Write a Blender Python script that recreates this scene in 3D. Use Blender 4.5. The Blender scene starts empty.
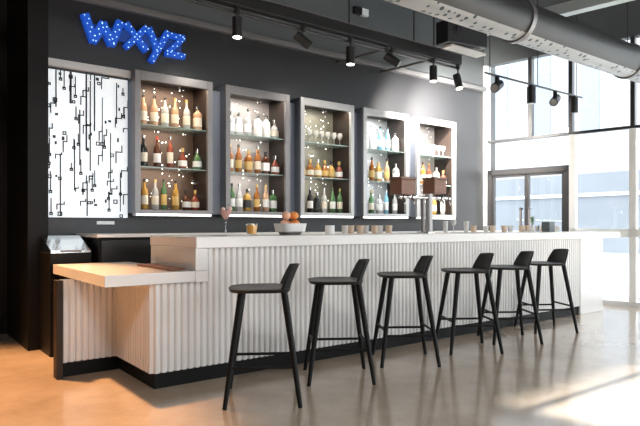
import bpy, bmesh, math, random
from mathutils import Vector, Matrix
random.seed(7)
PI = math.pi
S = bpy.context.scene
COL = S.collection

# ------------------------------------------------------------------ camera
F_PX = 580.0
YAW = math.radians(52.65)            # angle of the view from the bar's direction (+X)
cam_d = bpy.data.cameras.new('camera')
cam_d.sensor_width = 36.0
cam_d.lens = F_PX / 640.0 * 36.0
cam_d.shift_y = 13.0 / 640.0
cam_d.clip_end = 200
cam = bpy.data.objects.new('camera', cam_d)
COL.objects.link(cam)
cam.location = (0, 0, 1.15)
cam.rotation_euler = (PI / 2, 0, YAW - PI / 2)
S.camera = cam

# ------------------------------------------------------------------ world / exposure
wd = bpy.data.worlds.new('overcast_sky')
S.world = wd
wd.use_nodes = True
bg = wd.node_tree.nodes['Background']
bg.inputs[0].default_value = (0.95, 0.98, 1.0, 1)
bg.inputs[1].default_value = 4.4
S.view_settings.view_transform = 'Standard'
S.view_settings.look = 'None'
S.view_settings.gamma = 1.0
S.view_settings.use_curve_mapping = False
S.view_settings.exposure = 0.15


def lamp(name, kind, loc, energy, color=(1, 1, 1), target=None, size=0.3, size_y=None, spot=None, blend=0.5, parent=None, portal=False):
    d = bpy.data.lights.new(name, kind)
    d.energy = energy
    d.color = color
    if kind == 'AREA':
        d.size = size
        if size_y:
            d.shape = 'RECTANGLE'
            d.size_y = size_y
        if portal:
            d.cycles.is_portal = True
    elif kind == 'SPOT':
        d.shadow_soft_size = size
        d.spot_size = spot
        d.spot_blend = blend
    else:
        d.shadow_soft_size = size
    o = bpy.data.objects.new(name, d)
    COL.objects.link(o)
    o.location = loc
    if target is not None:
        o.rotation_euler = (Vector(target) - Vector(loc)).to_track_quat('-Z', 'Y').to_euler()
    if parent:
        o.parent = parent
    return o


# window wall frame: origin at the corner with the back wall, local x runs towards the camera
WC = Vector((8.136, 6.1, 0))
WANG = math.atan2(-0.98611, 0.16608)
WD = Vector((math.cos(WANG), math.sin(WANG), 0))
WN = Vector((-math.sin(WANG), math.cos(WANG), 0))   # outwards

# daylight portals in the window wall and the added rear opening
p = WC + WD * 5.5 + WN * 0.25 + Vector((0, 0, 1.95))
lamp('portal_side', 'AREA', p, 1, target=p - WN, size=11.0, size_y=3.9, portal=True)
lamp('portal_rear', 'AREA', (4.55, -4.7, 2.1), 1, target=(4.55, 0, 2.1), size=6.1, size_y=3.4, portal=True)
# low sun along the bar's direction; the building across the street shades the far half of the windows
sd = bpy.data.lights.new('sun', 'SUN')
sd.energy = 28
sd.color = (1.0, 0.96, 0.90)
sd.angle = 0.02
so = bpy.data.objects.new('sun', sd)
COL.objects.link(so)
so.location = (30, -5, 20)
so.rotation_euler = Vector((-math.cos(math.radians(34)), 0.0, -math.sin(math.radians(34)))).to_track_quat('-Z', 'Y').to_euler()
# room lamps (ceiling fittings beyond the frame)
lamp('warm_downlight', 'SPOT', (0.3, 5.7, 4.2), 1900, (1.0, 0.52, 0.23), target=(-0.15, 4.5, 0), size=0.10, spot=math.radians(60), blend=0.45)
lamp('ceiling_lamp_over_guests', 'AREA', (-0.2, 0.2, 4.1), 70, (1.0, 0.97, 0.94), target=(3.4, 4.2, 0.4), size=0.9)

# ------------------------------------------------------------------ materials
MATS = {}


def mat(name, color, rough=0.5, metal=0.0, emit=None, estr=0.0, trans=0.0, noise=0.0, nscale=20.0, bump=0.0, coat=0.0, spec=None):
    if name in MATS:
        return MATS[name]
    m = bpy.data.materials.new(name)
    m.use_nodes = True
    nt = m.node_tree
    b = nt.nodes['Principled BSDF']
    b.inputs['Base Color'].default_value = (*color, 1)
    b.inputs['Roughness'].default_value = rough
    b.inputs['Metallic'].default_value = metal
    b.inputs['Transmission Weight'].default_value = trans
    b.inputs['Coat Weight'].default_value = coat
    if spec is not None:
        b.inputs['Specular IOR Level'].default_value = spec
    if emit:
        b.inputs['Emission Color'].default_value = (*emit, 1)
        b.inputs['Emission Strength'].default_value = estr
    if noise or bump:
        tc = nt.nodes.new('ShaderNodeTexCoord')
        n = nt.nodes.new('ShaderNodeTexNoise')
        n.inputs['Scale'].default_value = nscale
        n.inputs['Detail'].default_value = 4
        nt.links.new(tc.outputs['Object'], n.inputs['Vector'])
        if noise:
            r = nt.nodes.new('ShaderNodeMix')
            r.data_type = 'RGBA'
            r.inputs['A'].default_value = (*[c * (1 - noise) for c in color], 1)
            r.inputs['B'].default_value = (*[min(1, c * (1 + noise)) for c in color], 1)
            nt.links.new(n.outputs['Fac'], r.inputs['Factor'])
            nt.links.new(r.outputs['Result'], b.inputs['Base Color'])
        if bump:
            bp = nt.nodes.new('ShaderNodeBump')
            bp.inputs['Strength'].default_value = bump
            bp.inputs['Distance'].default_value = 0.01
            nt.links.new(n.outputs['Fac'], bp.inputs['Height'])
            nt.links.new(bp.outputs['Normal'], b.inputs['Normal'])
    MATS[name] = m
    return m


def glass_mat(name, tint=(0.95, 0.98, 1.0), gloss=0.07):
    m = bpy.data.materials.new(name)
    m.use_nodes = True
    nt = m.node_tree
    nt.nodes.clear()
    out = nt.nodes.new('ShaderNodeOutputMaterial')
    mx = nt.nodes.new('ShaderNodeMixShader')
    tr = nt.nodes.new('ShaderNodeBsdfTransparent')
    gl = nt.nodes.new('ShaderNodeBsdfGlossy')
    tr.inputs[0].default_value = (*tint, 1)
    gl.inputs['Roughness'].default_value = 0.02
    mx.inputs[0].default_value = gloss
    nt.links.new(tr.outputs[0], mx.inputs[1])
    nt.links.new(gl.outputs[0], mx.inputs[2])
    nt.links.new(mx.outputs[0], out.inputs[0])
    MATS[name] = m
    return m


def floor_mat():
    m = bpy.data.materials.new('polished_concrete')
    m.use_nodes = True
    nt = m.node_tree
    b = nt.nodes['Principled BSDF']
    tc = nt.nodes.new('ShaderNodeTexCoord')
    n1 = nt.nodes.new('ShaderNodeTexNoise')
    n1.inputs['Scale'].default_value = 1.6
    n1.inputs['Detail'].default_value = 8
    n1.inputs['Roughness'].default_value = 0.65
    n2 = nt.nodes.new('ShaderNodeTexNoise')
    n2.inputs['Scale'].default_value = 60
    n2.inputs['Detail'].default_value = 3
    r = nt.nodes.new('ShaderNodeValToRGB')
    r.color_ramp.elements[0].position = 0.3
    r.color_ramp.elements[0].color = (0.44, 0.33, 0.235, 1)
    r.color_ramp.elements[1].position = 0.72
    r.color_ramp.elements[1].color = (0.66, 0.53, 0.40, 1)
    mx = nt.nodes.new('ShaderNodeMix')
    mx.data_type = 'RGBA'
    mx.blend_type = 'MULTIPLY'
    mx.inputs['Factor'].default_value = 0.25
    nt.links.new(tc.outputs['Object'], n1.inputs['Vector'])
    nt.links.new(tc.outputs['Object'], n2.inputs['Vector'])
    nt.links.new(n1.outputs['Fac'], r.inputs['Fac'])
    nt.links.new(r.outputs['Color'], mx.inputs['A'])
    nt.links.new(n2.outputs['Color'], mx.inputs['B'])
    nt.links.new(mx.outputs['Result'], b.inputs['Base Color'])
    rr = nt.nodes.new('ShaderNodeMapRange')
    rr.inputs['To Min'].default_value = 0.20
    rr.inputs['To Max'].default_value = 0.27
    nt.links.new(n1.outputs['Fac'], rr.inputs['Value'])
    nt.links.new(rr.outputs['Result'], b.inputs['Roughness'])
    b.inputs['Coat Weight'].default_value = 0.75
    b.inputs['Coat Roughness'].default_value = 0.13
    return m


def dotted_mat(name, base, dot, scale, radius, rough, metal, estr=0.0, thin=0.6):
    """a sheet with scattered small round dots (perforations or pin lights)"""
    m = bpy.data.materials.new(name)
    m.use_nodes = True
    nt = m.node_tree
    b = nt.nodes['Principled BSDF']
    tc = nt.nodes.new('ShaderNodeTexCoord')
    v = nt.nodes.new('ShaderNodeTexVoronoi')
    v.inputs['Scale'].default_value = scale
    nt.links.new(tc.outputs['Object'], v.inputs['Vector'])
    lt = nt.nodes.new('ShaderNodeMath')
    lt.operation = 'LESS_THAN'
    lt.inputs[1].default_value = radius
    nt.links.new(v.outputs['Distance'], lt.inputs[0])
    sp = nt.nodes.new('ShaderNodeSeparateColor')
    nt.links.new(v.outputs['Color'], sp.inputs[0])
    gt = nt.nodes.new('ShaderNodeMath')
    gt.operation = 'GREATER_THAN'
    gt.inputs[1].default_value = thin
    nt.links.new(sp.outputs[0], gt.inputs[0])
    mu = nt.nodes.new('ShaderNodeMath')
    mu.operation = 'MULTIPLY'
    nt.links.new(lt.outputs[0], mu.inputs[0])
    nt.links.new(gt.outputs[0], mu.inputs[1])
    mx = nt.nodes.new('ShaderNodeMix')
    mx.data_type = 'RGBA'
    mx.inputs['A'].default_value = (*base, 1)
    mx.inputs['B'].default_value = (*dot, 1)
    nt.links.new(mu.outputs[0], mx.inputs['Factor'])
    nt.links.new(mx.outputs['Result'], b.inputs['Base Color'])
    b.inputs['Roughness'].default_value = rough
    b.inputs['Metallic'].default_value = metal
    if estr:
        b.inputs['Emission Color'].default_value = (1, 0.95, 0.88, 1)
        ms = nt.nodes.new('ShaderNodeMath')
        ms.operation = 'MULTIPLY'
        ms.inputs[1].default_value = estr
        nt.links.new(mu.outputs[0], ms.inputs[0])
        nt.links.new(ms.outputs[0], b.inputs['Emission Strength'])
    MATS[name] = m
    return m


WHITE = mat('white_lacquer', (0.80, 0.79, 0.77), 0.28, noise=0.02, nscale=4)
WHITE_FLUTE = mat('white_fluted_board', (0.80, 0.79, 0.775), 0.42)
COUNTER = mat('white_stone_top', (0.82, 0.80, 0.78), 0.2, noise=0.03, nscale=9)
BLACK_WOOD = mat('black_stained_wood', (0.004, 0.004, 0.0042), 0.55, spec=0.25, noise=0.3, nscale=35)
SEAT_WOOD = mat('black_stained_seat', (0.009, 0.009, 0.0085), 0.45, spec=0.35, noise=0.3, nscale=30)
BLACK_METAL = mat('black_metal', (0.012, 0.012, 0.013), 0.4)
PLINTH = mat('black_plinth', (0.004, 0.004, 0.004), 0.55, spec=0.2)
CHARCOAL = mat('charcoal_paint', (0.022, 0.0225, 0.025), 0.42, noise=0.15, nscale=3)
CHARCOAL_UP = mat('grey_green_paint', (0.085, 0.095, 0.10), 0.6, noise=0.1, nscale=3)
NEARBLACK = mat('near_black_panel', (0.006, 0.0055, 0.0055), 0.5, spec=0.2)
CEIL = mat('dark_ceiling', (0.028, 0.03, 0.032), 0.8, noise=0.15, nscale=5)
SLATE = mat('slate_blue_panel', (0.16, 0.18, 0.22), 0.4)
STEEL = mat('brushed_steel', (0.20, 0.19, 0.19), 0.38, metal=0.6, noise=0.08, nscale=14)
STEEL_PALE = mat('pale_brushed_steel', (0.38, 0.37, 0.365), 0.38, metal=0.5, noise=0.08, nscale=14)
CHROME = mat('chrome', (0.72, 0.71, 0.69), 0.12, metal=1.0)
DARKWOOD = mat('dark_walnut', (0.020, 0.013, 0.010), 0.4, noise=0.4, nscale=18)
BROWN = mat('brown_wood', (0.20, 0.085, 0.045), 0.45, noise=0.25, nscale=20)
SHELF_GLASS = mat('green_edged_glass', (0.42, 0.55, 0.52), 0.08, trans=0.35)
PANE = glass_mat('window_pane_glass')
CLEAR = glass_mat('clear_drinking_glass', (0.96, 0.97, 0.97), 0.12)
FRAME_WHITE = mat('white_window_frame', (0.82, 0.82, 0.80), 0.4)
FRAME_DARK = mat('dark_window_frame', (0.03, 0.03, 0.032), 0.4)
BULB = mat('lit_lens', (1, 1, 1), 0.4, emit=(1.0, 0.93, 0.8), estr=14)
LED = mat('led_strip_light', (1, 1, 1), 0.4, emit=(1.0, 0.97, 0.93), estr=3.5)
BACKLIT = mat('backlit_panel_face', (0.85, 0.9, 0.95), 0.3, emit=(0.86, 0.94, 1.0), estr=0.42)
TRACE = mat('black_circuit_print', (0.012, 0.013, 0.015), 0.5)
BLUE = mat('blue_sign_face', (0.01, 0.05, 0.28), 0.35, emit=(0.006, 0.065, 0.42), estr=0.8)
BLUEDOT = mat('sign_bulb', (0.8, 0.9, 1), 0.4, emit=(0.35, 0.62, 1.0), estr=1.6)

# ------------------------------------------------------------------ mesh helpers


def box(bm, x0, x1, y0, y1, z0, z1, mtx=None):
    vs = [bm.verts.new(Vector(c) if mtx is None else mtx @ Vector(c)) for c in
          ((x0, y0, z0), (x1, y0, z0), (x1, y1, z0), (x0, y1, z0), (x0, y0, z1), (x1, y0, z1), (x1, y1, z1), (x0, y1, z1))]
    for f in ((0, 3, 2, 1), (4, 5, 6, 7), (0, 1, 5, 4), (1, 2, 6, 5), (2, 3, 7, 6), (3, 0, 4, 7)):
        bm.faces.new([vs[i] for i in f])
    return vs


def tube(bm, pts, r, seg=10, cap=True):
    """a round bar through pts, r a number or one radius per point"""
    pts = [Vector(p) for p in pts]
    rs = r if isinstance(r, (list, tuple)) else [r] * len(pts)
    rings = []
    up = None
    for i, p in enumerate(pts):
        if i == 0:
            t = pts[1] - pts[0]
        elif i == len(pts) - 1:
            t = pts[-1] - pts[-2]
        else:
            t = (pts[i + 1] - pts[i]).normalized() + (pts[i] - pts[i - 1]).normalized()
        t.normalize()
        if up is None:
            up = Vector((0, 0, 1)) if abs(t.z) < 0.9 else Vector((1, 0, 0))
        a = t.cross(up).normalized()
        b = a.cross(t).normalized()
        rings.append([bm.verts.new(p + (a * math.cos(2 * PI * k / seg) + b * math.sin(2 * PI * k / seg)) * rs[i]) for k in range(seg)])
    for i in range(len(rings) - 1):
        for k in range(seg):
            bm.faces.new((rings[i][k], rings[i][(k + 1) % seg], rings[i + 1][(k + 1) % seg], rings[i + 1][k]))
    if cap:
        bm.faces.new(list(reversed(rings[0])))
        bm.faces.new(rings[-1])


def lathe(bm, prof, seg=16, c=(0, 0, 0), sq=False):
    """turn (radius, z) pairs about the z axis; sq makes a rounded square section"""
    rings = []
    for r, z in prof:
        ring = []
        for k in range(seg):
            a = 2 * PI * (k + 0.5) / seg
            ca, sa = math.cos(a), math.sin(a)
            q = 1.0
            if sq:
                q = 1 / (abs(ca) ** 6 + abs(sa) ** 6) ** (1 / 6.0)
            ring.append(bm.verts.new((c[0] + r * q * ca, c[1] + r * q * sa, c[2] + z)))
        rings.append(ring)
    for i in range(len(rings) - 1):
        for k in range(seg):
            bm.faces.new((rings[i][k], rings[i][(k + 1) % seg], rings[i + 1][(k + 1) % seg], rings[i + 1][k]))
    if prof[0][0] > 1e-4:
        bm.faces.new(list(reversed(rings[0])))
    if prof[-1][0] > 1e-4:
        bm.faces.new(rings[-1])


def obj(name, bm, m, parent=None, smooth=False, bevel=0.0, seg=2):
    bmesh.ops.recalc_face_normals(bm, faces=bm.faces)
    me = bpy.data.meshes.new(name)
    bm.to_mesh(me)
    bm.free()
    me.materials.append(m)
    if smooth:
        for p in me.polygons:
            p.use_smooth = True
    o = bpy.data.objects.new(name, me)
    COL.objects.link(o)
    if parent:
        o.parent = parent
    if bevel:
        b = o.modifiers.new('edge', 'BEVEL')
        b.width = bevel
        b.segments = seg
        b.limit_method = 'ANGLE'
    if smooth:
        try:
            me.set_sharp_from_angle(angle=math.radians(40))
        except Exception:
            pass
    return o


def B(name, m, *boxes, parent=None, bevel=0.0):
    bm = bmesh.new()
    for b in boxes:
        box(bm, *b)
    return obj(name, bm, m, parent, bevel=bevel)


def tag(o, label, cat, group=None):
    o['label'] = label
    o['category'] = cat
    if group:
        o['group'] = group
    return o


def struct(o):
    o['kind'] = 'structure'
    return o


def thing(name, label, cat, loc=(0, 0, 0), rz=0.0, group=None):
    o = bpy.data.objects.new(name, None)
    o.empty_display_size = 0.1
    COL.objects.link(o)
    o.location = loc
    o.rotation_euler = (0, 0, rz)
    return tag(o, label, cat, group)


def dup(root, loc, rz, label, group=None):
    r = root.copy()
    COL.objects.link(r)
    r.location = loc
    r.rotation_euler = (0, 0, rz)
    r['label'] = label
    if group:
        r['group'] = group
    for ch in list(root.children):
        c = ch.copy()
        COL.objects.link(c)
        c.parent = r
        for g in list(ch.children):
            d = g.copy()
            COL.objects.link(d)
            d.parent = c
    return r


ORD = ['first', 'second', 'third', 'fourth', 'fifth', 'sixth', 'seventh', 'eighth', 'ninth', 'tenth', 'eleventh', 'twelfth', 'thirteenth', 'fourteenth', 'fifteenth', 'sixteenth']

# ------------------------------------------------------------------ shell
o = struct(B('floor', floor_mat(), (-3.6, 9.8, -4.8, 7.0, -0.1, 0.0)))
bm = bmesh.new()
box(bm, -3.6, 8.2, -4.9, 7.1, 4.4, 4.5)
for v_ in bm.verts:
    if v_.co.x > 8:
        v_.co.x = 8.136 + (6.1 - v_.co.y) * 0.16842 + 0.15
struct(obj('ceiling', bm, CEIL))
_cx = [2.09 + 1.0375 * i for i in range(5)]
_pier = [(1.275, _cx[0])] + [(_cx[i] + 0.875, _cx[i + 1]) for i in range(4)] + [(_cx[4] + 0.875, 8.45)]
struct(B('wall_back', CHARCOAL, (1.275, 8.45, 6.1, 6.4, 0, 1.285), (1.275, 8.45, 6.1, 6.4, 2.75, 3.46),
         *[(a, b, 6.1, 6.4, 1.285, 2.75) for a, b in _pier]))
struct(B('wall_back_upper', CHARCOAL_UP, (1.275, 8.45, 6.1, 6.25, 3.46, 4.4)))
struct(B('wall_side_alcove', NEARBLACK, (-3.6, 1.3, 6.95, 7.1, 0, 4.4)))
struct(B('wall_end', NEARBLACK, (1.1, 1.275, 5.87, 6.95, 0, 4.4)))
struct(B('wall_left', CHARCOAL, (-3.7, -3.6, -4.8, 7.0, 0, 4.4)))
struct(B('wall_rear', CHARCOAL_UP, (-3.6, 1.5, -4.9, -4.8, 0, 4.4), (7.6, 10.0, -4.9, -4.8, 0, 4.4), (1.5, 7.6, -4.9, -4.8, 3.8, 4.4), (1.5, 7.6, -4.9, -4.8, 0, 0.35)))  # the opening is unseen, added to let fill daylight onto the bar front
struct(B('trim_1', mat('grey_cornice', (0.13, 0.13, 0.135), 0.5), (1.3, 8.1, 6.02, 6.1, 3.40, 3.47), bevel=0.01))


# ------------------------------------------------------------------ window wall
def W(o):
    o.location = WC
    o.rotation_euler = (0, 0, WANG)
    return o


struct(W(B('wall_right_bulkhead', CHARCOAL_UP, (-0.1, 11.1, 0.0, 0.14, 3.84, 4.4))))
bays = [0.06, 0.79, 1.42, 2.28, 3.2, 4.1, 5.0, 5.9, 6.8, 7.7, 8.6, 9.5, 10.4]
ZT = 2.56
for i in range(len(bays) - 1):
    a, b = bays[i], bays[i + 1]
    r = bpy.data.objects.new('window_%d' % (i + 1), None)
    COL.objects.link(r)
    W(r)
    struct(r)
    B('upper_pane', PANE, (a, b, 0.045, 0.055, ZT + 0.02, 3.84), parent=r)
    lw = 0.03
    B('mullion', FRAME_DARK, (b - lw, b + lw, 0.0, 0.10, ZT, 3.84), parent=r)
    B('transom', FRAME_DARK, (a, b, 0.01, 0.09, ZT - 0.02, ZT + 0.02), parent=r)
    if i == 0:
        B('jamb', FRAME_WHITE, (-0.02, 0.06, -0.02, 0.12, 0, 3.84), parent=r)
    if i < 2:
        B('lower_pane', PANE, (a, b, 0.045, 0.055, 2.08, ZT - 0.02), parent=r)
        if i == 1:
            B('post', FRAME_WHITE, (b - 0.02, b + 0.07, 0.0, 0.10, 0, ZT - 0.02), parent=r)
    else:
        B('lower_pane', PANE, (a, b, 0.045, 0.055, 1.10, ZT - 0.02), (a, b, 0.045, 0.055, 0.06, 1.0), parent=r)
        B('sash', FRAME_WHITE, (a, b, 0.0, 0.10, 0.99, 1.11), (a, b, 0.0, 0.1, 0.0, 0.07),
          (b - 0.045, b + 0.045, 0.0, 0.10, 0, ZT - 0.02), parent=r)
# double door
d = bpy.data.objects.new('door_1', None)
COL.objects.link(d)
W(d)
struct(d)
B('door_frame', FRAME_DARK, (0.06, 0.14, 0.0, 0.11, 0, 2.08), (1.32, 1.40, 0.0, 0.11, 0, 2.08), (0.06, 1.40, 0.0, 0.11, 1.99, 2.08), parent=d)
for k, (a, b) in enumerate(((0.14, 0.728), (0.732, 1.32))):
    lf = B('door_leaf', FRAME_DARK if k else FRAME_DARK, (a, a + 0.035, 0.02, 0.08, 0.01, 1.99), (b - 0.035, b, 0.02, 0.08, 0.01, 1.99), (a, b, 0.02, 0.08, 0.01, 0.16), (a, b, 0.02, 0.08, 1.95, 1.99), parent=d)
    B('door_pane', PANE, (a + 0.035, b - 0.035, 0.045, 0.055, 0.16, 1.95), parent=lf)
    hx = b - 0.09 if k == 0 else a + 0.05
    B('pull_handle', STEEL, (hx, hx + 0.03, -0.05, -0.02, 0.85, 1.45), (hx, hx + 0.03, -0.05, 0.03, 0.86, 0.89), (hx, hx + 0.03, -0.05, 0.03, 1.41, 1.44), parent=lf)

# outside
struct(B('ground_outside', mat('pale_paving', (0.62, 0.62, 0.61), 0.8, noise=0.06, nscale=2), (9.9, 60, -40, 40, -0.14, -0.04)))
eb = thing('building', 'pale clad building with a blue-grey base across the street', 'building', (26, 0, -0.05), 0)
B('wall', mat('pale_cladding', (0.44, 0.44, 0.45), 0.7, noise=0.03, nscale=0.4), (0, 8, 2.15, 45, 3.6, 17), parent=eb)
B('shopfront_base', mat('blue_grey_glazing', (0.22, 0.238, 0.265), 0.5, noise=0.3, nscale=0.25), (-0.15, 8, 2.15, 45, 0, 3.6), parent=eb)
B('fascia_band', mat('white_band', (0.8, 0.8, 0.8), 0.6), (-0.3, 0.2, 2.15, 45, 2.55, 2.7), parent=eb)
for yy in (5.0, 9.0, 13.2, 15.6, 18.0, 24.0):
    B('window', mat('pale_blue_glazing', (0.27, 0.31, 0.38), 0.4), (-0.05, 0.1, yy, yy + 0.9, 5.6, 9.5), parent=eb)
pl = thing('planter', 'pale concrete planter of grey-green shrubs outside the lower window', 'planter', (13.2, 4.4, -0.04), math.radians(10))
B('trough', mat('pale_concrete', (0.7, 0.7, 0.68), 0.8), (-0.3, 0.3, -1.2, 1.2, 0, 0.45), parent=pl, bevel=0.01)
bm = bmesh.new()
for k in range(260):
    c = Vector((random.uniform(-0.28, 0.28), random.uniform(-1.15, 1.15), random.uniform(0.42, 0.8)))
    q = Matrix.Translation(c) @ Matrix.Rotation(random.uniform(0, 6), 4, Vector((random.random(), random.random(), random.random() + .1)).normalized())
    vs = [bm.verts.new(q @ Vector(v)) for v in ((-.09, 0, 0), (0, .035, .01), (.09, 0, 0), (0, -.035, .01))]
    bm.faces.new(vs)
obj('shrub_leaves', bm, mat('teal_grey_leaf', (0.18, 0.34, 0.31), 0.6, noise=0.3, nscale=8), pl)


# ------------------------------------------------------------------ bar
def flutes(bm, length, z0, z1, depth=0.022, period=0.05, back=0.05):
    """corrugated board along local x, front towards -y at y=-depth"""
    n = max(1, round(length / period))
    pw = length / n
    prof = []
    for k in range(n):
        x = k * pw
        for t, d in ((0.0, 0.0), (0.10, 0.0), (0.22, -0.75), (0.34, -1.0), (0.76, -1.0), (0.88, -0.75), (0.999, 0.0)):
            prof.append((x + t * pw, d * depth))
    prof.append((length, 0.0))
    lo = [bm.verts.new((x, y, z0)) for x, y in prof]
    hi = [bm.verts.new((x, y, z1)) for x, y in prof]
    for i in range(len(prof) - 1):
        bm.faces.new((lo[i], lo[i + 1], hi[i + 1], hi[i]))
    b0, b1 = bm.verts.new((0, back, z0)), bm.verts.new((length, back, z0))
    c0, c1 = bm.verts.new((0, back, z1)), bm.verts.new((length, back, z1))
    bm.faces.new((b1, b0, c0, c1))
    bm.faces.new((lo[0], hi[0], c0, b0))
    bm.faces.new((lo[-1], b1, c1, hi[-1]))


BY = 3.96      # plane of the fluted front
XC, XR, XE = 1.54, 1.85, 7.83
ZL, ZB = 0.82, 1.07
bar = thing('bar_counter', 'long white bar with a fluted front and black plinth behind the stools', 'bar counter')
bm = bmesh.new()
flutes(bm, 7.25 - 1.95, 0.11, 0.985)
o = obj('fluted_front', bm, WHITE_FLUTE, bar)
o.location = (1.95, BY, 0)
bm = bmesh.new()
flutes(bm, 1.95 - XC, 0.11, ZL - 0.08)
o = obj('fluted_front', bm, WHITE_FLUTE, bar)
o.location = (XC, BY, 0)
bm = bmesh.new()
flutes(bm, 4.68 - BY - 0.0, 0.11, ZL - 0.08)
o = obj('fluted_end', bm, WHITE_FLUTE, bar)
o.location = (XC, 4.68, 0)
o.rotation_euler = (0, 0, -PI / 2)
B('plinth', PLINTH, (XC + 0.01, 7.25, BY - 0.005, BY + 0.6, 0, 0.11), (XC + 0.01, XC + 0.5, BY + 0.6, 4.70, 0, 0.11), parent=bar)
B('carcass', WHITE, (XC + 0.03, 7.25, BY + 0.05, 4.65, 0.11, ZL - 0.085), (1.95, 7.25, BY + 0.05, 4.65, ZL - 0.085, 0.985), parent=bar)
B('end_frame', WHITE, (XR, 1.95, BY - 0.035, 4.80, ZL + 0.001, 0.985), parent=bar, bevel=0.004)
B('end_panel', WHITE, (7.25, XE, BY - 0.03, 4.7, 0, 0.985), parent=bar, bevel=0.004)
B('countertop', COUNTER, (XR, 8.30, BY - 0.045, 4.82, 0.985, ZB), parent=bar, bevel=0.006)

low = thing('low_counter', 'lower white counter wing with orange-lit edge at the end of the bar', 'counter')
bm = bmesh.new()
poly = [(1.20, 3.93), (XR + 0.10, 3.93), (XR + 0.10, BY - 0.036), (XR, BY - 0.036), (XR, 5.35), (1.20, 5.35)]
lo_ = [bm.verts.new((x, y, ZL - 0.08)) for x, y in poly]
hi_ = [bm.verts.new((x, y, ZL)) for x, y in poly]
bm.faces.new(hi_)
bm.faces.new(list(reversed(lo_)))
for i in range(len(poly)):
    j = (i + 1) % len(poly)
    bm.faces.new((lo_[i], lo_[j], hi_[j], hi_[i]))
obj('countertop', bm, COUNTER, low, bevel=0.004)
bm = bmesh.new()
flutes(bm, XC - 1.11, 0.11, ZL - 0.08)
o = obj('fluted_panel', bm, WHITE_FLUTE, low)
o.location = (1.11, 4.70, 0)
B('plinth', PLINTH, (1.11, XC + 0.01, 4.695, 4.76, 0, 0.11), parent=low)
B('end_leg', mat('dark_steel_leg', (0.035, 0.025, 0.018), 0.5, spec=0.2), (1.065, 1.11, 4.64, 4.74, 0, ZL - 0.08), parent=low, bevel=0.003)
B('rear_support', NEARBLACK, (1.25, XR, 5.30, 5.34, 0, ZL - 0.08), parent=low)

tag(B('tray', BROWN, (1.70, 1.83, 4.05, 4.72, ZL + 0.001, ZL + 0.018), bevel=0.005), 'flat brown wooden tray lying on the low counter against the bar end', 'tray')

# back counter and ice bin
bc = thing('back_counter', 'dark back counter with a pale top running under the lit cabinets', 'counter', (0, 0, 0))
B('countertop', COUNTER, (1.57, 8.05, 5.36, 6.07, 1.045, 1.075), parent=bc, bevel=0.004)
B('carcass', NEARBLACK, (1.60, 8.03, 5.42, 6.06, 0.0, 1.045), parent=bc)
for k in range(8):
    x = 1.62 + k * 0.8
    dr = B('door', mat('black_door', (0.016, 0.016, 0.018), 0.3), (x, x + 0.78, 5.40, 5.42, 0.12, 1.02), parent=bc, bevel=0.003)
    B('handle', STEEL, (x + 0.70, x + 0.715, 5.37, 5.40, 0.7, 0.95), parent=dr)
ib = thing('ice_bin', 'black ice bin with a sloping shiny steel lid below the circuit panel', 'ice bin', (0, 0, 0))
B('body', NEARBLACK, (1.20, 1.55, 5.46, 5.85, 0, 0.91), parent=ib, bevel=0.004)
bm = bmesh.new()
box(bm, 1.21, 1.545, 5.47, 5.84, 0.911, 0.93)
for v in bm.verts:
    if v.co.y > 5.6:
        v.co.z += 0.13 if v.co.z > 0.92 else 0.0
obj('lid', bm, mat('mirror_steel', (0.75, 0.8, 0.82), 0.16, metal=1.0), ib)
B('lid_handle', STEEL, (1.29, 1.46, 5.45, 5.469, 0.915, 0.935), parent=ib)


# ------------------------------------------------------------------ circuit panel
cp = thing('light_panel', 'tall backlit white wall panel printed with black circuit board lines', 'light panel')
PX0, PX1, PZ0, PZ1, PY = 1.285, 2.065, 1.235, 2.66, 6.0
B('lit_face', BACKLIT, (PX0, PX1, PY, 6.1, PZ0, PZ1), parent=cp)
B('cap_strip', mat('pale_cap', (0.55, 0.56, 0.57), 0.4), (PX0, PX1 + 0.02, PY - 0.06, 6.1, PZ1 + 0.02, PZ1 + 0.09), parent=cp)
B('top_rail', BLACK_METAL, (PX0, PX1, PY - 0.02, 6.1, PZ1, PZ1 + 0.02), parent=cp)
rt = random.Random(23)
bm = bmesh.new()
yf, yb = PY - 0.004, PY + 0.001


def seg_(x, z, w, h):
    x0, x1, z0, z1 = max(PX0, x), min(PX1, x + w), max(PZ0, z), min(PZ1, z + h)
    if x1 > x0 and z1 > z0:
        box(bm, x0, x1, yf, yb, z0, z1)


def node_(x, z, s):
    # a ring pad
    seg_(x - s, z - s, 2 * s, 0.010)
    seg_(x - s, z + s - 0.010, 2 * s, 0.010)
    seg_(x - s, z - s, 0.010, 2 * s)
    seg_(x + s - 0.010, z - s, 0.010, 2 * s)


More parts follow.
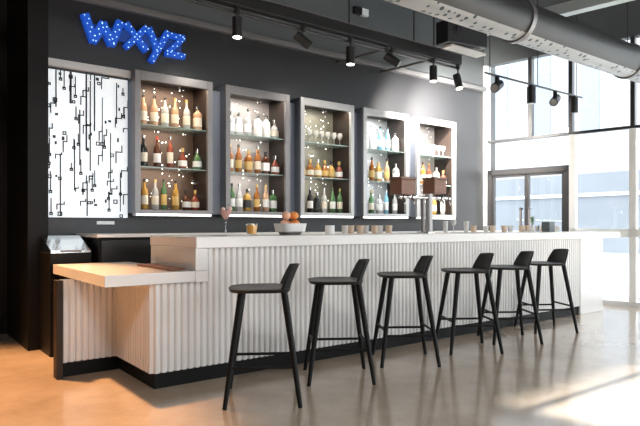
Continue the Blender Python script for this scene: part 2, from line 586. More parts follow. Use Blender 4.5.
for x, z0, z1, w in ((0.36, 1.9, 2.66, .016), (0.40, 1.7, 2.6, .012), (0.30, 1.75, 2.3, .012), (0.44, 2.1, 2.66, .014), (0.12, 1.25, 1.85, .012), (0.08, 2.3, 2.66, .012),
                     (0.21, 2.35, 2.66, .02), (0.52, 1.8, 2.45, .008), (0.60, 1.5, 2.1, .010), (0.66, 2.2, 2.62, .012), (0.70, 1.3, 1.7, .010), (0.37, 1.25, 1.6, .012), (0.25, 1.5, 2.0, .012)):
    seg_(PX0 + x, z0, w, z1 - z0)
for k in range(88):
    x = PX0 + rt.random() ** 1.3 * 0.75
    z = PZ0 + rt.random() ** 1.15 * 1.42
    t = rt.random()
    if t < 0.30:
        seg_(x, z, 0.010, rt.uniform(0.06, 0.22))
        node_(x + 0.005, z, 0.016)
    elif t < 0.55:
        h, w = rt.uniform(0.03, 0.12), rt.uniform(0.02, 0.07)
        seg_(x, z, 0.011, h)
        seg_(x, z + h, w, 0.011)
        seg_(x + w, z + h, 0.011, h * 0.7)
    elif t < 0.80:
        node_(x, z, rt.uniform(0.012, 0.022))
    else:
        seg_(x, z, rt.uniform(0.015, 0.03), rt.uniform(0.02, 0.04))
obj('circuit_print', bm, TRACE, cp)
tag(B('socket_plate', mat('white_plastic', (0.8, 0.8, 0.8), 0.4), (1.78, 1.96, 6.088, 6.1, 1.165, 1.20), bevel=0.003), 'small white socket plate on dark wall under the circuit panel', 'socket')

# ------------------------------------------------------------------ sign  (wxyz)
sg = thing('wall_sign', 'glowing blue WXYZ letters dotted with small bulbs high on dark wall', 'sign', (1.635, 6.06, 3.015))
sg.scale = (1.05, 1.0, 1.05)


def stroke(bm, a, b, w, y0=-0.03, y1=0.03):
    a, b = Vector((a[0], 0, a[1])), Vector((b[0], 0, b[1]))
    t = (b - a).normalized()
    n = Vector((-t.z, 0, t.x)) * w / 2
    c = [a + n - t * w * .2, a - n - t * w * .2, b - n + t * w * .2, b + n + t * w * .2]
    f = [bm.verts.new(v + Vector((0, y0, 0))) for v in c]
    k = [bm.verts.new(v + Vector((0, y1, 0))) for v in c]
    bm.faces.new(f)
    bm.faces.new(list(reversed(k)))
    for i in range(4):
        j = (i + 1) % 4
        bm.faces.new((f[i], k[i], k[j], f[j]))


H = 0.235
BULB0 = None
letters = {
    'letter_w': (0.0, [((0.02, H), (0.10, 0.01)), ((0.10, 0.01), (0.185, H * .8)), ((0.185, H * .8), (0.27, 0.01)), ((0.27, 0.01), (0.35, H))], 0.074),
    'letter_x': (0.415, [((0, H), (0.20, 0.01)), ((0.20, H), (0.0, 0.01))], 0.06),
    'letter_y': (0.615, [((0.03, H), (0.125, 0.02)), ((0.23, H), (0.06, -0.085))], 0.06),
    'letter_z': (0.835, [((0.0, H - .02), (0.185, H - .02)), ((0.18, H - .03), (0.01, 0.03)), ((0.0, 0.02), (0.19, 0.02))], 0.052),
}
for n, (ox, sts, w) in letters.items():
    bm = bmesh.new()
    for i, (a, b) in enumerate(sts):
        e = i * 0.0016      # keeps crossing strokes from sharing a face
        stroke(bm, a, b, w, -0.03 - e, 0.04)
    L = obj(n, bm, BLUE, sg)
    L.location = (ox, 0, 0)
    for a, b in sts:
        a, b = Vector(a), Vector(b)
        cnt = max(3, round((b - a).length / 0.042))
        nrm = Vector((-(b - a).y, (b - a).x)).normalized() * 0.014
        for k in range(cnt + 1):
            q = a.lerp(b, k / cnt) + nrm * (1 if k % 2 else -1)
            if BULB0 is None:
                bm = bmesh.new()
                bmesh.ops.create_icosphere(bm, subdivisions=1, radius=0.0065)
                BULB0 = bo = obj('bulb', bm, BLUEDOT, L)
            else:
                bo = BULB0.copy()
                COL.objects.link(bo)
                bo.parent = L
            bo.location = (q.x, -0.037, q.y)
B('raceway', mat('blue_raceway', (0.01, 0.03, 0.12), 0.4, emit=(0.01, 0.06, 0.35), estr=0.35), (0.04, 1.0, 0.0, 0.04, 0.06, 0.17), parent=sg)

# ------------------------------------------------------------------ cabinets
CABX = [2.09 + 1.0375 * i for i in range(5)]
CW, CZ0, CZ1, CY = 0.875, 1.285, 2.75, 5.85
SHZ = [1.325, 1.775, 2.215]
BACKS = [dotted_mat('bronze_pinlight_back', (0.13, 0.085, 0.06), (1, .95, .85), 24, 0.17, 0.4, 0.3, 7.0, 0.5),
         dotted_mat('grey_pinlight_back', (0.36, 0.33, 0.31), (1, 1, 1), 24, 0.17, 0.4, 0.3, 5.0, 0.65),
         dotted_mat('olive_pinlight_back', (0.20, 0.19, 0.15), (1, .95, .8), 24, 0.17, 0.4, 0.3, 7.0, 0.6),
         dotted_mat('silver_pinlight_back', (0.46, 0.46, 0.46), (1, 1, 1), 24, 0.17, 0.4, 0.3, 5.0, 0.65),
         dotted_mat('pearl_pinlight_back', (0.48, 0.45, 0.44), (1, 1, 1), 24, 0.17, 0.4, 0.3, 5.0, 0.6)]
clab = ['steel framed lit bottle cabinet beside the circuit panel', 'steel framed lit bottle cabinet, second along from the circuit panel',
        'steel framed lit bottle cabinet in the middle of the five', 'steel framed lit bottle cabinet, second from the windows, with pale blue-white bottles on top',
        'steel framed lit bottle cabinet closest to the windows, behind the drinks tower']
clab[4] = 'steel framed lit bottle cabinet next to the windows, behind the drinks tower'
for i, x in enumerate(CABX):
    c = thing('display_cabinet', clab[i], 'cabinet', (x, 0, 0), 0, 'lit bottle cabinets on the back wall')
    t = 0.06
    sm = STEEL if i < 2 else STEEL_PALE
    B('frame', sm, (0, t, CY, CY + 0.04, CZ0, CZ1), (CW - t, CW, CY, CY + 0.04, CZ0, CZ1),
      (t, CW - t, CY, CY + 0.04, CZ1 - 0.09, CZ1), (t, CW - t, CY, CY + 0.04, CZ0, CZ0 + 0.035), parent=c, bevel=0.003)
    B('side_panel', SLATE, (0.0, 0.02, CY + 0.04, 6.1, CZ0, CZ1), parent=c)
    B('side_panel', DARKWOOD, (CW - 0.05, CW, CY + 0.04, 6.3, CZ0, CZ1), parent=c)
    B('inner_side', DARKWOOD, (0.02, 0.05, CY + 0.04, 6.3, CZ0, CZ1), parent=c)
    B('top_panel', DARKWOOD, (0.05, CW - 0.05, CY + 0.04, 6.3, CZ1 - 0.04, CZ1), parent=c)
    B('bottom_panel', DARKWOOD, (0.05, CW - 0.05, CY + 0.04, 6.3, CZ0, CZ0 + 0.035), parent=c)
    bk = B('back_panel', BACKS[i], (0.05, CW - 0.05, 6.25, 6.28, CZ0 + 0.035, CZ1 - 0.04), parent=c)
    for z in SHZ[1:]:
        B('glass_shelf', SHELF_GLASS, (0.05, CW - 0.05, CY + 0.06, 6.245, z - 0.012, z), parent=c, bevel=0.002)
    lp = B('lamp_strip', LED, (0.10, CW - 0.10, CY + 0.045, CY + 0.06, CZ1 - 0.06, CZ1 - 0.045), parent=c)
    col = [(1, .8, .6), (1, .92, .84), (1, .93, .8), (.92, .98, 1), (1, .95, .9)][i]
    l = lamp('cabinet_light', 'AREA', (CW / 2, CY + 0.09, CZ1 - 0.065), 6 + 0.5 * i, col, target=(CW / 2, CY + 0.14, CZ0), size=0.7, size_y=0.05, parent=c)
    for z in SHZ[1:]:
        lamp('shelf_fill_lamp', 'AREA', (CW / 2, CY + 0.075, z - 0.02), 2.2, col, target=(CW / 2, CY + 0.2, z - 0.4), size=0.65, size_y=0.02, parent=c)  # unseen fill lamps added under the shelves to brighten the bottles
    st = thing('led_strip', 'white glowing light strip under the %s bottle cabinet from the circuit panel' % ORD[i], 'light strip', (x, 0, 0), 0, 'light strips under the cabinets')
    B('housing', STEEL, (0.0, CW, CY + 0.02, CY + 0.08, 1.255, CZ0 - 0.001), parent=st)
    B('diffuser', LED, (0.02, CW - 0.02, CY + 0.004, CY + 0.02, 1.258, 1.278), parent=st)
    # recessed strip of wall between this cabinet and the next
    gx1 = CABX[i + 1] if i < 4 else x + CW + 0.1
    struct(B('trim_%d' % (i + 2), SLATE, (x + CW, gx1, 5.98, 6.1, CZ0, CZ1 - 0.06), bevel=0.003))

# ------------------------------------------------------------------ bottles
BCOL = {
    'amber': mat('amber_glass', (0.42, 0.15, 0.03), 0.1, trans=0.35),
    'brown': mat('brown_glass', (0.12, 0.04, 0.02), 0.1, trans=0.3),
    'green': mat('green_glass', (0.12, 0.26, 0.11), 0.1, trans=0.35),
    'clear': mat('clear_bottle_glass', (0.80, 0.80, 0.78), 0.08, trans=0.5),
    'pale blue': mat('blue_bottle_glass', (0.30, 0.66, 0.85), 0.1, trans=0.35),
    'white': mat('white_bottle', (0.85, 0.84, 0.80), 0.25),
    'golden': mat('golden_glass', (0.62, 0.36, 0.08), 0.1, trans=0.35),
    'red': mat('red_glass', (0.30, 0.07, 0.04), 0.1, trans=0.3),
    'dark': mat('dark_glass', (0.02, 0.02, 0.02), 0.1),
    'peach': mat('peach_glass', (0.72, 0.45, 0.28), 0.1, trans=0.35),
}
LCOL = {'cream': mat('cream_label', (0.80, 0.72, 0.58), 0.5), 'white': mat('white_label', (0.85, 0.84, 0.82), 0.5), 'golden': mat('gold_label', (0.62, 0.42, 0.14), 0.4),
        'red': mat('red_label', (0.45, 0.08, 0.06), 0.5), 'black': mat('black_label', (0.02, 0.02, 0.02), 0.5)}
CAPM = {'black': mat('black_cap', (0.02, 0.02, 0.02), 0.4), 'silver': CHROME, 'golden': mat('gold_cap', (0.6, 0.42, 0.15), 0.3, metal=0.7), 'red': mat('red_cap', (0.4, 0.04, 0.03), 0.4)}
# body profile, label band, cap
SHAPE = {
    'tall': ([(0.034, 0), (0.037, .006), (0.037, .175), (0.031, .20), (0.014, .23), (0.0125, .285), (0.0125, .29)], (.05, .14, .0378), (.29, .31, .014), False),
    'slim': ([(0.029, 0), (0.031, .006), (0.031, .20), (0.024, .225), (0.012, .25), (0.0115, .30)], (.05, .16, .0318), (.30, .32, .013), False),
    'square': ([(0.036, 0), (0.038, .006), (0.038, .165), (0.030, .185), (0.014, .20), (0.013, .225)], (.04, .13, .0388), (.225, .255, .017), True),
    'squat': ([(0.042, 0), (0.046, .008), (0.047, .09), (0.036, .13), (0.015, .155), (0.0135, .19)], (.03, .09, .0477), (.19, .22, .018), False),
}
protos = {}


def bottle(shape, color, lab, cap, loc, label, group, sc=1.0):
    key = (shape, color, lab, cap)
    if key not in protos:
        prof, lb, cp_, sq = SHAPE[shape]
        r = thing('bottle', label, 'bottle', loc, 0, group)
        bm = bmesh.new()
        lathe(bm, prof, 14, sq=sq)
        obj('glass_body', bm, BCOL[color], r, smooth=True)
        bm = bmesh.new()
        lathe(bm, [(lb[2], lb[0]), (lb[2], lb[1])], 14, sq=sq)
        obj('paper_label', bm, LCOL[lab], r, smooth=True)
        bm = bmesh.new()
        lathe(bm, [(cp_[2], cp_[0] - .012), (cp_[2], cp_[1])], 12)
        obj('stopper', bm, CAPM[cap], r, smooth=True)
        protos[key] = r
    else:
        r = dup(protos[key], loc, 0, label, group)
    r.scale = (sc, sc, sc)
    return r


def stemglass(bm, h=0.17, r=0.036):
    lathe(bm, [(r * .85, 0), (r * .85, .003), (.005, .008), (.0045, h * .48), (r * .6, h * .56), (r, h * .75), (r * .86, h), (r * .82, h), (r * .94, h * .75), (r * .5, h * .58), (0.0, h * .55)], 14)


def tumbler_bm(bm, h=0.09, r=0.036):
    lathe(bm, [(r * .82, 0), (r, h), (r * .94, h), (r * .76, .012), (0.0, .012)], 14)


def single(fn, name, m, label, cat, loc, group=None, **k):
    bm = bmesh.new()
    fn(bm, **k)
    o = obj(name, bm, m, None, smooth=True)
    o.location = loc
    return tag(o, label, cat, group)


FROST = mat('bright_glassware', (0.92, 0.90, 0.87), 0.08, trans=0.6)
# rows: cabinet index, shelf index, list of (kind, colour, label colour, cap colour)
T, SL, Q, SQ = 'tall', 'slim', 'square', 'squat'
rows = {
    (0, 2): [(T, 'peach', 'cream', 'silver')] * 2 + [(T, 'clear', 'cream', 'silver'), (T, 'peach', 'cream', 'golden'), (T, 'clear', 'cream', 'golden'), (Q, 'peach', 'cream', 'silver')],
    (0, 1): [(T, 'dark', 'cream', 'silver'), (T, 'brown', 'white', 'red'), (SL, 'red', 'cream', 'silver'), (SQ, 'red', 'white', 'golden'), (SQ, 'green', 'white', 'silver')],
    (0, 0): [(T, 'golden', 'cream', 'black'), (T, 'clear', 'cream', 'golden'), (SL, 'green', 'golden', 'black'), (T, 'golden', 'golden', 'black'), (SQ, 'brown', 'white', 'black'), (SQ, 'red', 'cream', 'golden')],
    (1, 2): [(Q, 'clear', 'white', 'silver')] * 2 + [(T, 'clear', 'white', 'silver')] + [(Q, 'white', 'white', 'silver')] * 2 + [(SQ, 'clear', 'cream', 'silver')],
    (1, 1): [(T, 'amber', 'cream', 'golden'), (T, 'amber', 'golden', 'black'), (Q, 'amber', 'golden', 'golden'), (T, 'amber', 'cream', 'silver'), (Q, 'brown', 'white', 'black'), (SQ, 'red', 'white', 'silver')],
    (1, 0): [(T, 'green', 'white', 'black'), (T, 'clear', 'white', 'silver'), (Q, 'golden', 'black', 'black'), (T, 'amber', 'golden', 'golden'), (T, 'peach', 'white', 'golden'), (Q, 'green', 'white', 'silver')],
    (2, 2): 'glass',
    (2, 1): [(SQ, 'golden', 'golden', 'golden'), (SQ, 'amber', 'cream', 'golden'), (SQ, 'golden', 'cream', 'silver'), (SQ, 'amber', 'golden', 'golden'), (SQ, 'golden', 'golden', 'black'), (SQ, 'red', 'white', 'golden')],
    (2, 0): [(T, 'amber', 'golden', 'black'), (T, 'dark', 'white', 'silver'), (Q, 'dark', 'black', 'silver'), (T, 'clear', 'cream', 'silver'), (T, 'green', 'white', 'black'), (T, 'green', 'cream', 'golden')],
    (3, 2): [(SL, 'pale blue', 'white', 'silver'), (SL, 'white', 'white', 'silver'), (T, 'pale blue', 'white', 'silver'), (SL, 'pale blue', 'white', 'black'), (Q, 'white', 'white', 'silver')],
    (3, 1): [(T, 'amber', 'cream', 'golden'), (T, 'amber', 'golden', 'black'), (Q, 'golden', 'cream', 'golden'), (T, 'peach', 'golden', 'black'), (Q, 'clear', 'white', 'silver')],
    (3, 0): [(T, 'green', 'white', 'silver'), (T, 'green', 'cream', 'golden'), (Q, 'clear', 'white', 'silver'), (SL, 'pale blue', 'white', 'silver'), (T, 'clear', 'white', 'black')],
    (4, 2): 'glass',
    (4, 1): [(T, 'red', 'cream', 'golden'), (T, 'amber', 'cream', 'black'), (T, 'brown', 'cream', 'golden'), (Q, 'peach', 'white', 'silver'), (SQ, 'red', 'white', 'golden')],
    (4, 0): [(T, 'green', 'white', 'black'), (Q, 'clear', 'white', 'silver'), (T, 'golden', 'cream', 'black'), (T, 'clear', 'cream', 'silver')],
}
shname = ['lowest', 'middle', 'upper']
rb = random.Random(5)
gp = None
for (ci, si), row in rows.items():
    x0 = CABX[ci] + 0.15
    w = CW - 0.27
    y = 6.02
    if row == 'glass':
        for k in range(7):
            lab = 'stemmed wine glass, %s along, upper shelf of %s lit cabinet from the circuit panel' % (ORD[k], ORD[ci])
            loc = (x0 + w * k / 6, y - 0.01, SHZ[si] + 0.001)
            if gp is None:
                gp = single(stemglass, 'wine_glass', FROST, lab, 'glass', loc, 'wine glasses on the upper shelves')
            else:
                o = gp.copy()
                COL.objects.link(o)
                o.location = loc
                o['label'] = lab
        continue
    n = len(row)
    for k, (sh, c, l, cap) in enumerate(row):
        lab = '%s bottle with %s label, %s along, %s shelf, %s lit cabinet from circuit panel' % (c, l, ORD[k], shname[si], ORD[ci])
        bottle(sh, c, l, cap, (x0 + w * k / (n - 1) + rb.uniform(-.01, .01), y + rb.uniform(-.02, .02), SHZ[si] + 0.001), lab, 'bottles on the %s shelf of %s cabinet' % (shname[si], ORD[ci]), 1.08 if si else 1.04)


# ------------------------------------------------------------------ stools
def make_stool(label):
    t = thing('bar_stool', label, 'stool', (0, 0, 0), 0, 'black wooden stools along the bar')
    # seat: rounded-square dished board
    bm = bmesh.new()
    NR, NA = 7, 40
    top, bot = [], []

    def pt(a, q):
        ca, sa = math.cos(a), math.sin(a)
        n = 3.4
        r = 1 / (abs(ca / 0.212) ** n + abs(sa / 0.205) ** n) ** (1 / n)
        return ca * r * q, sa * r * q + 0.022
    ct = bm.verts.new((0, 0.022, 0.738))
    cb = bm.verts.new((0, 0.022, 0.715))
    for i in range(1, NR + 1):
        q = i / NR
        rt_, rb_ = [], []
        for k in range(NA):
            x, y = pt(2 * PI * k / NA, q)
            e = 0.010 * max(0, (q - 0.85) / 0.15) ** 2
            rt_.append(bm.verts.new((x, y, 0.738 + 0.014 * q * q - e)))
            x2, y2 = pt(2 * PI * k / NA, q * 0.96)
            rb_.append(bm.verts.new((x2, y2, 0.715 + 0.006 * q * q)))
        top.append(rt_)
        bot.append(rb_)
    for k in range(NA):
        j = (k + 1) % NA
        bm.faces.new((ct, top[0][k], top[0][j]))
        bm.faces.new((cb, bot[0][j], bot[0][k]))
        for i in range(NR - 1):
            bm.faces.new((top[i][k], top[i + 1][k], top[i + 1][j], top[i][j]))
            bm.faces.new((bot[i][k], bot[i][j], bot[i + 1][j], bot[i + 1][k]))
        bm.faces.new((top[-1][k], bot[-1][k], bot[-1][j], top[-1][j]))
    obj('seat', bm, SEAT_WOOD, t, smooth=True)
    # backrest: curved shell rising from the rear edge of the seat
    bm = bmesh.new()
    NU, NV = 14, 8
    fr, bk = [], []
    for v in range(NV + 1):
        s = v / NV
        hw = 0.185 - 0.040 * s ** 2.2
        a, b = [], []
        for u in range(NU + 1):
            q = -1 + 2 * u / NU
            z = 0.722 + 0.175 * s - 0.010 * q * q * s
            y = -0.168 - 0.070 * s ** 1.2 + 0.05 * q * q
            x = q * hw
            th = 0.020 - 0.008 * s
            a.append(bm.verts.new((x, y + th / 2, z)))
            b.append(bm.verts.new((x, y - th / 2, z)))
        fr.append(a)
        bk.append(b)
    for v in range(NV):
        for u in range(NU):
            bm.faces.new((fr[v][u], fr[v][u + 1], fr[v + 1][u + 1], fr[v + 1][u]))
            bm.faces.new((bk[v][u], bk[v + 1][u], bk[v + 1][u + 1], bk[v][u + 1]))
        bm.faces.new((fr[v][0], fr[v + 1][0], bk[v + 1][0], bk[v][0]))
        bm.faces.new((fr[v][NU], bk[v][NU], bk[v + 1][NU], fr[v + 1][NU]))
    for u in range(NU):
        bm.faces.new((fr[0][u], bk[0][u], bk[0][u + 1], fr[0][u + 1]))
        bm.faces.new((fr[NV][u], fr[NV][u + 1], bk[NV][u + 1], bk[NV][u]))
    obj('backrest', bm, BLACK_WOOD, t, smooth=True)

    def at(sx, sy, z):
        f = z / 0.72
        return Vector((sx * (0.238 - 0.10 * f), sy * (0.238 - 0.10 * f), z))
    for sx in (-1, 1):
        for sy in (-1, 1):
            bm = bmesh.new()
            tube(bm, [at(sx, sy, 0.0), at(sx, sy, 0.36), at(sx, sy, 0.722)], [0.0145, 0.020, 0.023], 12)
            lg = obj('leg', bm, BLACK_WOOD, t, smooth=True)
    for a, b, z in (((-1, -1), (-1, 1), .25), ((1, -1), (1, 1), .25), ((-1, 1), (1, 1), .285), ((-1, -1), (1, -1), .285)):
        bm = bmesh.new()
        tube(bm, [at(*a, z), at(*b, z)], 0.010, 10)
        obj('stretcher', bm, BLACK_WOOD, t, smooth=True)
    return t


pos = [(2.055, 3.32), (2.79, 3.43), (3.58, 3.50), (4.39, 3.48), (5.07, 3.50), (5.89, 3.60)]
slab = ['black wooden bar stool at the low counter end, first of six',
        'black wooden bar stool, second along from the low counter',
        'black wooden bar stool, third along from the low counter',
        'black wooden bar stool, fourth along, showing the back of its backrest',
        'black wooden bar stool, fifth along, overlapped by the legs of the fourth',
        'black wooden bar stool at the window end, last of six']
RZ = math.radians(57.5)
st0 = make_stool(slab[0])
st0.location = (*pos[0], 0)
st0.rotation_euler = (0, 0, RZ)
for i in range(1, 6):
    dup(st0, (*pos[i], 0), RZ + math.radians([0, 0, -1, 1, -2, 2][i]), slab[i])

# ------------------------------------------------------------------ things on the bar
zb = ZB + 0.001
# coupe cocktail
g = thing('cocktail_glass', 'stemmed cocktail glass with a pink drink on the bar', 'glass', (2.19, 4.10, zb))
g.scale = (1.25, 1.25, 1.12)
bm = bmesh.new()
lathe(bm, [(.034, 0), (.034, .003), (.005, .008), (.004, .105), (.012, .112), (.050, .185), (.047, .185), (.010, .118), (0, .114)], 18)
obj('bowl_and_stem', bm, CLEAR, g, smooth=True)
bm = bmesh.new()
lathe(bm, [(0.0, .119), (.010, .120), (.043, .178), (0.0, .178)], 18)
obj('drink', bm, mat('pink_drink', (0.95, 0.48, 0.42), 0.2), g, smooth=True)
bm = bmesh.new()
bmesh.ops.create_uvsphere(bm, u_segments=10, v_segments=6, radius=0.018, matrix=Matrix.Translation((0.028, 0, 0.192)))
bmesh.ops.create_uvsphere(bm, u_segments=10, v_segments=6, radius=0.014, matrix=Matrix.Translation((-0.012, 0.01, 0.190)))
obj('garnish', bm, mat('pale_pink_garnish', (0.86, 0.62, 0.56), 0.5), g, smooth=True)
# amber tumbler
g = thing('tumbler', 'short tumbler of orange drink between the cocktail and the white bowl', 'glass', (2.50, 4.22, zb))
bm = bmesh.new()
tumbler_bm(bm, 0.098, 0.052)
obj('glass_wall', bm, CLEAR, g, smooth=True)
bm = bmesh.new()
lathe(bm, [(.039, .013), (.0475, .084), (0, .084)], 16)
obj('drink', bm, mat('orange_drink', (0.92, 0.42, 0.03), 0.15), g, smooth=True)
B('ice_cube', mat('ice', (0.95, 0.8, 0.55), 0.1), (-.02, .014, -.018, .016, .070, .098), parent=g, bevel=0.003)
# bowl of oranges
g = thing('fruit_bowl', 'white square bowl on a dark foot, filled with oranges', 'bowl', (2.985, 4.36, zb))
bm = bmesh.new()
lathe(bm, [(.085, .022), (.110, .03), (.122, .102), (.114, .102), (.10, .04), (0, .036)], 32, sq=True)
obj('bowl_wall', bm, WHITE, g, smooth=True)
bm = bmesh.new()
lathe(bm, [(.075, 0), (.09, .022), (0, .023)], 24, sq=True)
obj('foot', bm, mat('grey_foot', (0.16, 0.15, 0.15), 0.4), g)
of = ['orange resting at the front of the white bowl', 'orange resting at the rear of the white bowl', 'orange at the cocktail side of the white bowl', 'orange at the candle side of the white bowl',
      'orange on top of the pile in the white bowl', 'peach-coloured fruit beside the topmost orange in the white bowl']
OR = mat('orange_peel', (0.85, 0.30, 0.07), 0.45, bump=0.3, nscale=120)
PE = mat('peach_skin', (0.86, 0.48, 0.32), 0.5, noise=0.1, nscale=20)
for k, (dx, dy, dz) in enumerate(((0.0, -.062, .092), (0.01, .062, .092), (-.060, 0.0, .094), (.060, 0.0, .094), (.0435, 0.0, .172), (-.0435, 0.0, .172))):
    bm = bmesh.new()
    bmesh.ops.create_uvsphere(bm, u_segments=16, v_segments=10, radius=0.042)
    for v in bm.verts:
        v.co.z *= 0.94
    o = obj('orange' if k != 5 else 'peach', bm, PE if k in (5, 2) else OR, None, smooth=True)
    o.location = (2.985 + dx, 4.36 + dy, zb + dz)
    tag(o, of[k] if k != 2 else 'paler fruit at the cocktail side of the white bowl', 'fruit', 'fruit in the white bowl')
# candle cup
g = thing('candle_cup', 'small white candle cup on the bar beyond the fruit bowl', 'candle', (3.43, 4.34, zb))
bm = bmesh.new()
lathe(bm, [(.042, 0), (.045, .004), (.046, .085), (.042, .085), (.040, .07), (0, .07)], 20)
obj('cup', bm, mat('milk_glass', (0.88, 0.86, 0.83), 0.25), g, smooth=True)
bm = bmesh.new()
tube(bm, [(0, 0, .07), (0, 0, .082)], .002, 6)
obj('wick', bm, BLACK_METAL, g)

# glasses along the rear edge of the bar
gproto = {}
TEA = mat('warm_glassware', (0.90, 0.74, 0.58), 0.08, trans=0.5)


def barglass(kind, loc, label, group):
    if kind not in gproto:
        fn, m, kw, nm = {'short': (tumbler_bm, FROST, dict(h=.085, r=.036), 'tumbler'), 'tall': (tumbler_bm, FROST, dict(h=.14, r=.033), 'highball_glass'),
                         'warm': (tumbler_bm, TEA, dict(h=.085, r=.04), 'tumbler'), 'stem': (stemglass, FROST, dict(h=.16, r=.036), 'wine_glass')}[kind]
        gproto[kind] = single(fn, nm, m, label, 'glass', loc, group, **kw)
        return gproto[kind]
    o = gproto[kind].copy()
    COL.objects.link(o)
    o.location = loc
    o['label'] = label
    o['group'] = group
    return o


k1 = ['short', 'warm', 'warm', 'short', 'warm', 'short', 'warm']
for k, kd in enumerate(k1):
    barglass(kd, (3.85 + 0.105 * k, 4.62 + 0.03 * (k % 2), zb), '%s short glass, %s along in the row before the drinks tower' % ('clear' if kd == 'short' else 'tinted', ORD[k]), 'glasses in the row before the drinks tower')
k2 = ['tall', 'stem', 'tall', 'warm', 'short', 'warm', 'warm', 'short', 'warm', 'warm', 'short', 'warm', 'warm', 'short']
for k, kd in enumerate(k2):
    barglass(kd, (5.42 + 0.195 * k, 4.62 + 0.04 * (k % 2), zb), '%s, %s along in the row between drinks tower and windows' % ({'tall': 'tall clear glass', 'stem': 'stemmed clear glass', 'warm': 'short tinted glass', 'short': 'short clear glass'}[kd], ORD[k]), 'glasses in the row towards the windows')
tag(B('napkin_holder', mat('grey_box', (0.10, 0.12, 0.12), 0.4), (7.27, 7.41, 4.38, 4.5, zb, zb + 0.14), bevel=0.008), 'dark grey-green square napkin holder standing on the bar before the door', 'holder')
v = thing('bud_vase', 'small bud vase with a green sprig on the bar before the door', 'vase', (7.02, 4.48, zb))
bm = bmesh.new()
lathe(bm, [(.03, 0), (.036, .03), (.016, .085), (.02, .10), (.014, .095), (0, .05)], 14)
obj('vase_body', bm, FROST, v, smooth=True)
bm = bmesh.new()
for k in range(14):
    a = k * 2.4
    q = Matrix.Translation((0, 0, .09 + .006 * k)) @ Matrix.Rotation(a, 4, 'Z') @ Matrix.Rotation(-0.8, 4, 'Y')
    vs = [bm.verts.new(q @ Vector(c)) for c in ((0, 0, 0), (.035, .012, .004), (.07, 0, 0), (.035, -.012, .004))]
    bm.faces.new(vs)
tube(bm, [(0, 0, .05), (0.004, 0, .18)], .002, 6)
obj('sprig', bm, mat('sprig_green', (0.16, 0.25, 0.12), 0.6), v)

# drinks tower
t = thing('drinks_tower', 'chrome T-shaped drinks tower with taps standing on the bar', 'drinks tower', (4.95, 4.50, zb))
bm = bmesh.new()
lathe(bm, [(.11, 0), (.11, .012), (.06, .02), (0.0, .021)], 24)
obj('base_flange', bm, CHROME, t, smooth=True)
for k, dx in enumerate((-.055, .045)):
    bm = bmesh.new()
    r = .024 if k == 0 else .042
    tube(bm, [(dx, 0, .018), (dx, 0, .40 if k == 0 else .445)], r, 20)
    obj('column', bm, STEEL if k == 0 else STEEL_PALE, t, smooth=True)
bm = bmesh.new()
tube(bm, [(-.46, 0, .40), (.40, 0, .40)], .021, 16)
obj('cross_arm', bm, CHROME, t, smooth=True)
for dx in (-.42, -.28, .20, .32):
    bm = bmesh.new()
    tube(bm, [(dx, 0, .385), (dx, -.06, .375), (dx, -.08, .34), (dx, -.08, .31)], .010, 8)
    o = obj('tap', bm, CHROME, t, smooth=True)
    bm = bmesh.new()
    tube(bm, [(dx, -.05, .378), (dx, -.055, .36)], .012, 8)
    tube(bm, [(dx, -.045, .385), (dx, -.075, .445)], [.006, .010], 8)
    obj('tap_lever', bm, BLACK_METAL, o, smooth=True)
for k, (x, z0, wd_, h, lab) in enumerate(((4.575, zb + .422, .22, .19, 'brown wooden box on the tower arm towards the fruit bowl'), (5.09, zb + .446, .20, .19, 'brown wooden box on the tower arm towards the windows'))):
    b = thing('wooden_box', lab, 'box', (x, 4.5, z0), 0, 'brown boxes on the drinks tower')
    B('box_body', BROWN, (-wd_ / 2, wd_ / 2, -.09, .09, 0, h - .03), parent=b, bevel=.006)
    B('box_lid', mat('red_brown_lid', (0.17, 0.08, 0.045), 0.4, noise=0.2, nscale=20), (-wd_ / 2 - .006, wd_ / 2 + .006, -.096, .096, h - .029, h), parent=b, bevel=.004)

# ------------------------------------------------------------------ ceiling services
# duct
DY, DZ, DR = 3.5, 3.25, 0.205
du = thing('air_duct', 'big round metal duct hanging over the stools below the ceiling', 'duct', (0, 0, 0))
def arc_shell(bm, a0, a1, n=30, x0=-3.5, x1=8.35, r=DR):
    L_, R_ = [], []
    for k in range(n + 1):
        a = math.radians(a0 + (a1 - a0) * k / n)
        for ring, x in ((L_, x0), (R_, x1)):
            ring.append([bm.verts.new((x, DY + q * math.cos(a), DZ + q * math.sin(a))) for q in (r, r - .004)])
    for k in range(n):
        bm.faces.new((L_[k][0], L_[k + 1][0], R_[k + 1][0], R_[k][0]))
        bm.faces.new((L_[k][1], R_[k][1], R_[k + 1][1], L_[k + 1][1]))


bm = bmesh.new()
GALV = dotted_mat('perforated_lit_galvanised', (0.36, 0.365, 0.37), (0.03, 0.05, 0.05), 13, 0.30, 0.4, 0.3, 0.0, 0.05)  # real perforations; the paler base colour paints in daylight on the underside
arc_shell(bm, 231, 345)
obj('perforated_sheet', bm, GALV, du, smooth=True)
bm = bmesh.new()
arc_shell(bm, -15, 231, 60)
obj('duct_pipe', bm, mat('shaded_galvanised', (0.018, 0.018, 0.019), 0.5, metal=0.0, noise=0.15, nscale=6), du, smooth=True)  # upper shell of the same duct, its shade put into the dark colour
for x in (-2.0, 0.4, 2.8, 5.2, 7.6):
    bm = bmesh.new()
    tube(bm, [(x - .03, DY, DZ), (x + .03, DY, DZ)], DR + .018, 40)
    obj('joint_flange', bm, STEEL, du, smooth=True)
    bm = bmesh.new()
    tube(bm, [(x, DY, DZ + DR), (x, DY, 4.4)], .006, 6)
    obj('hanger_rod', bm, BLACK_METAL, du)
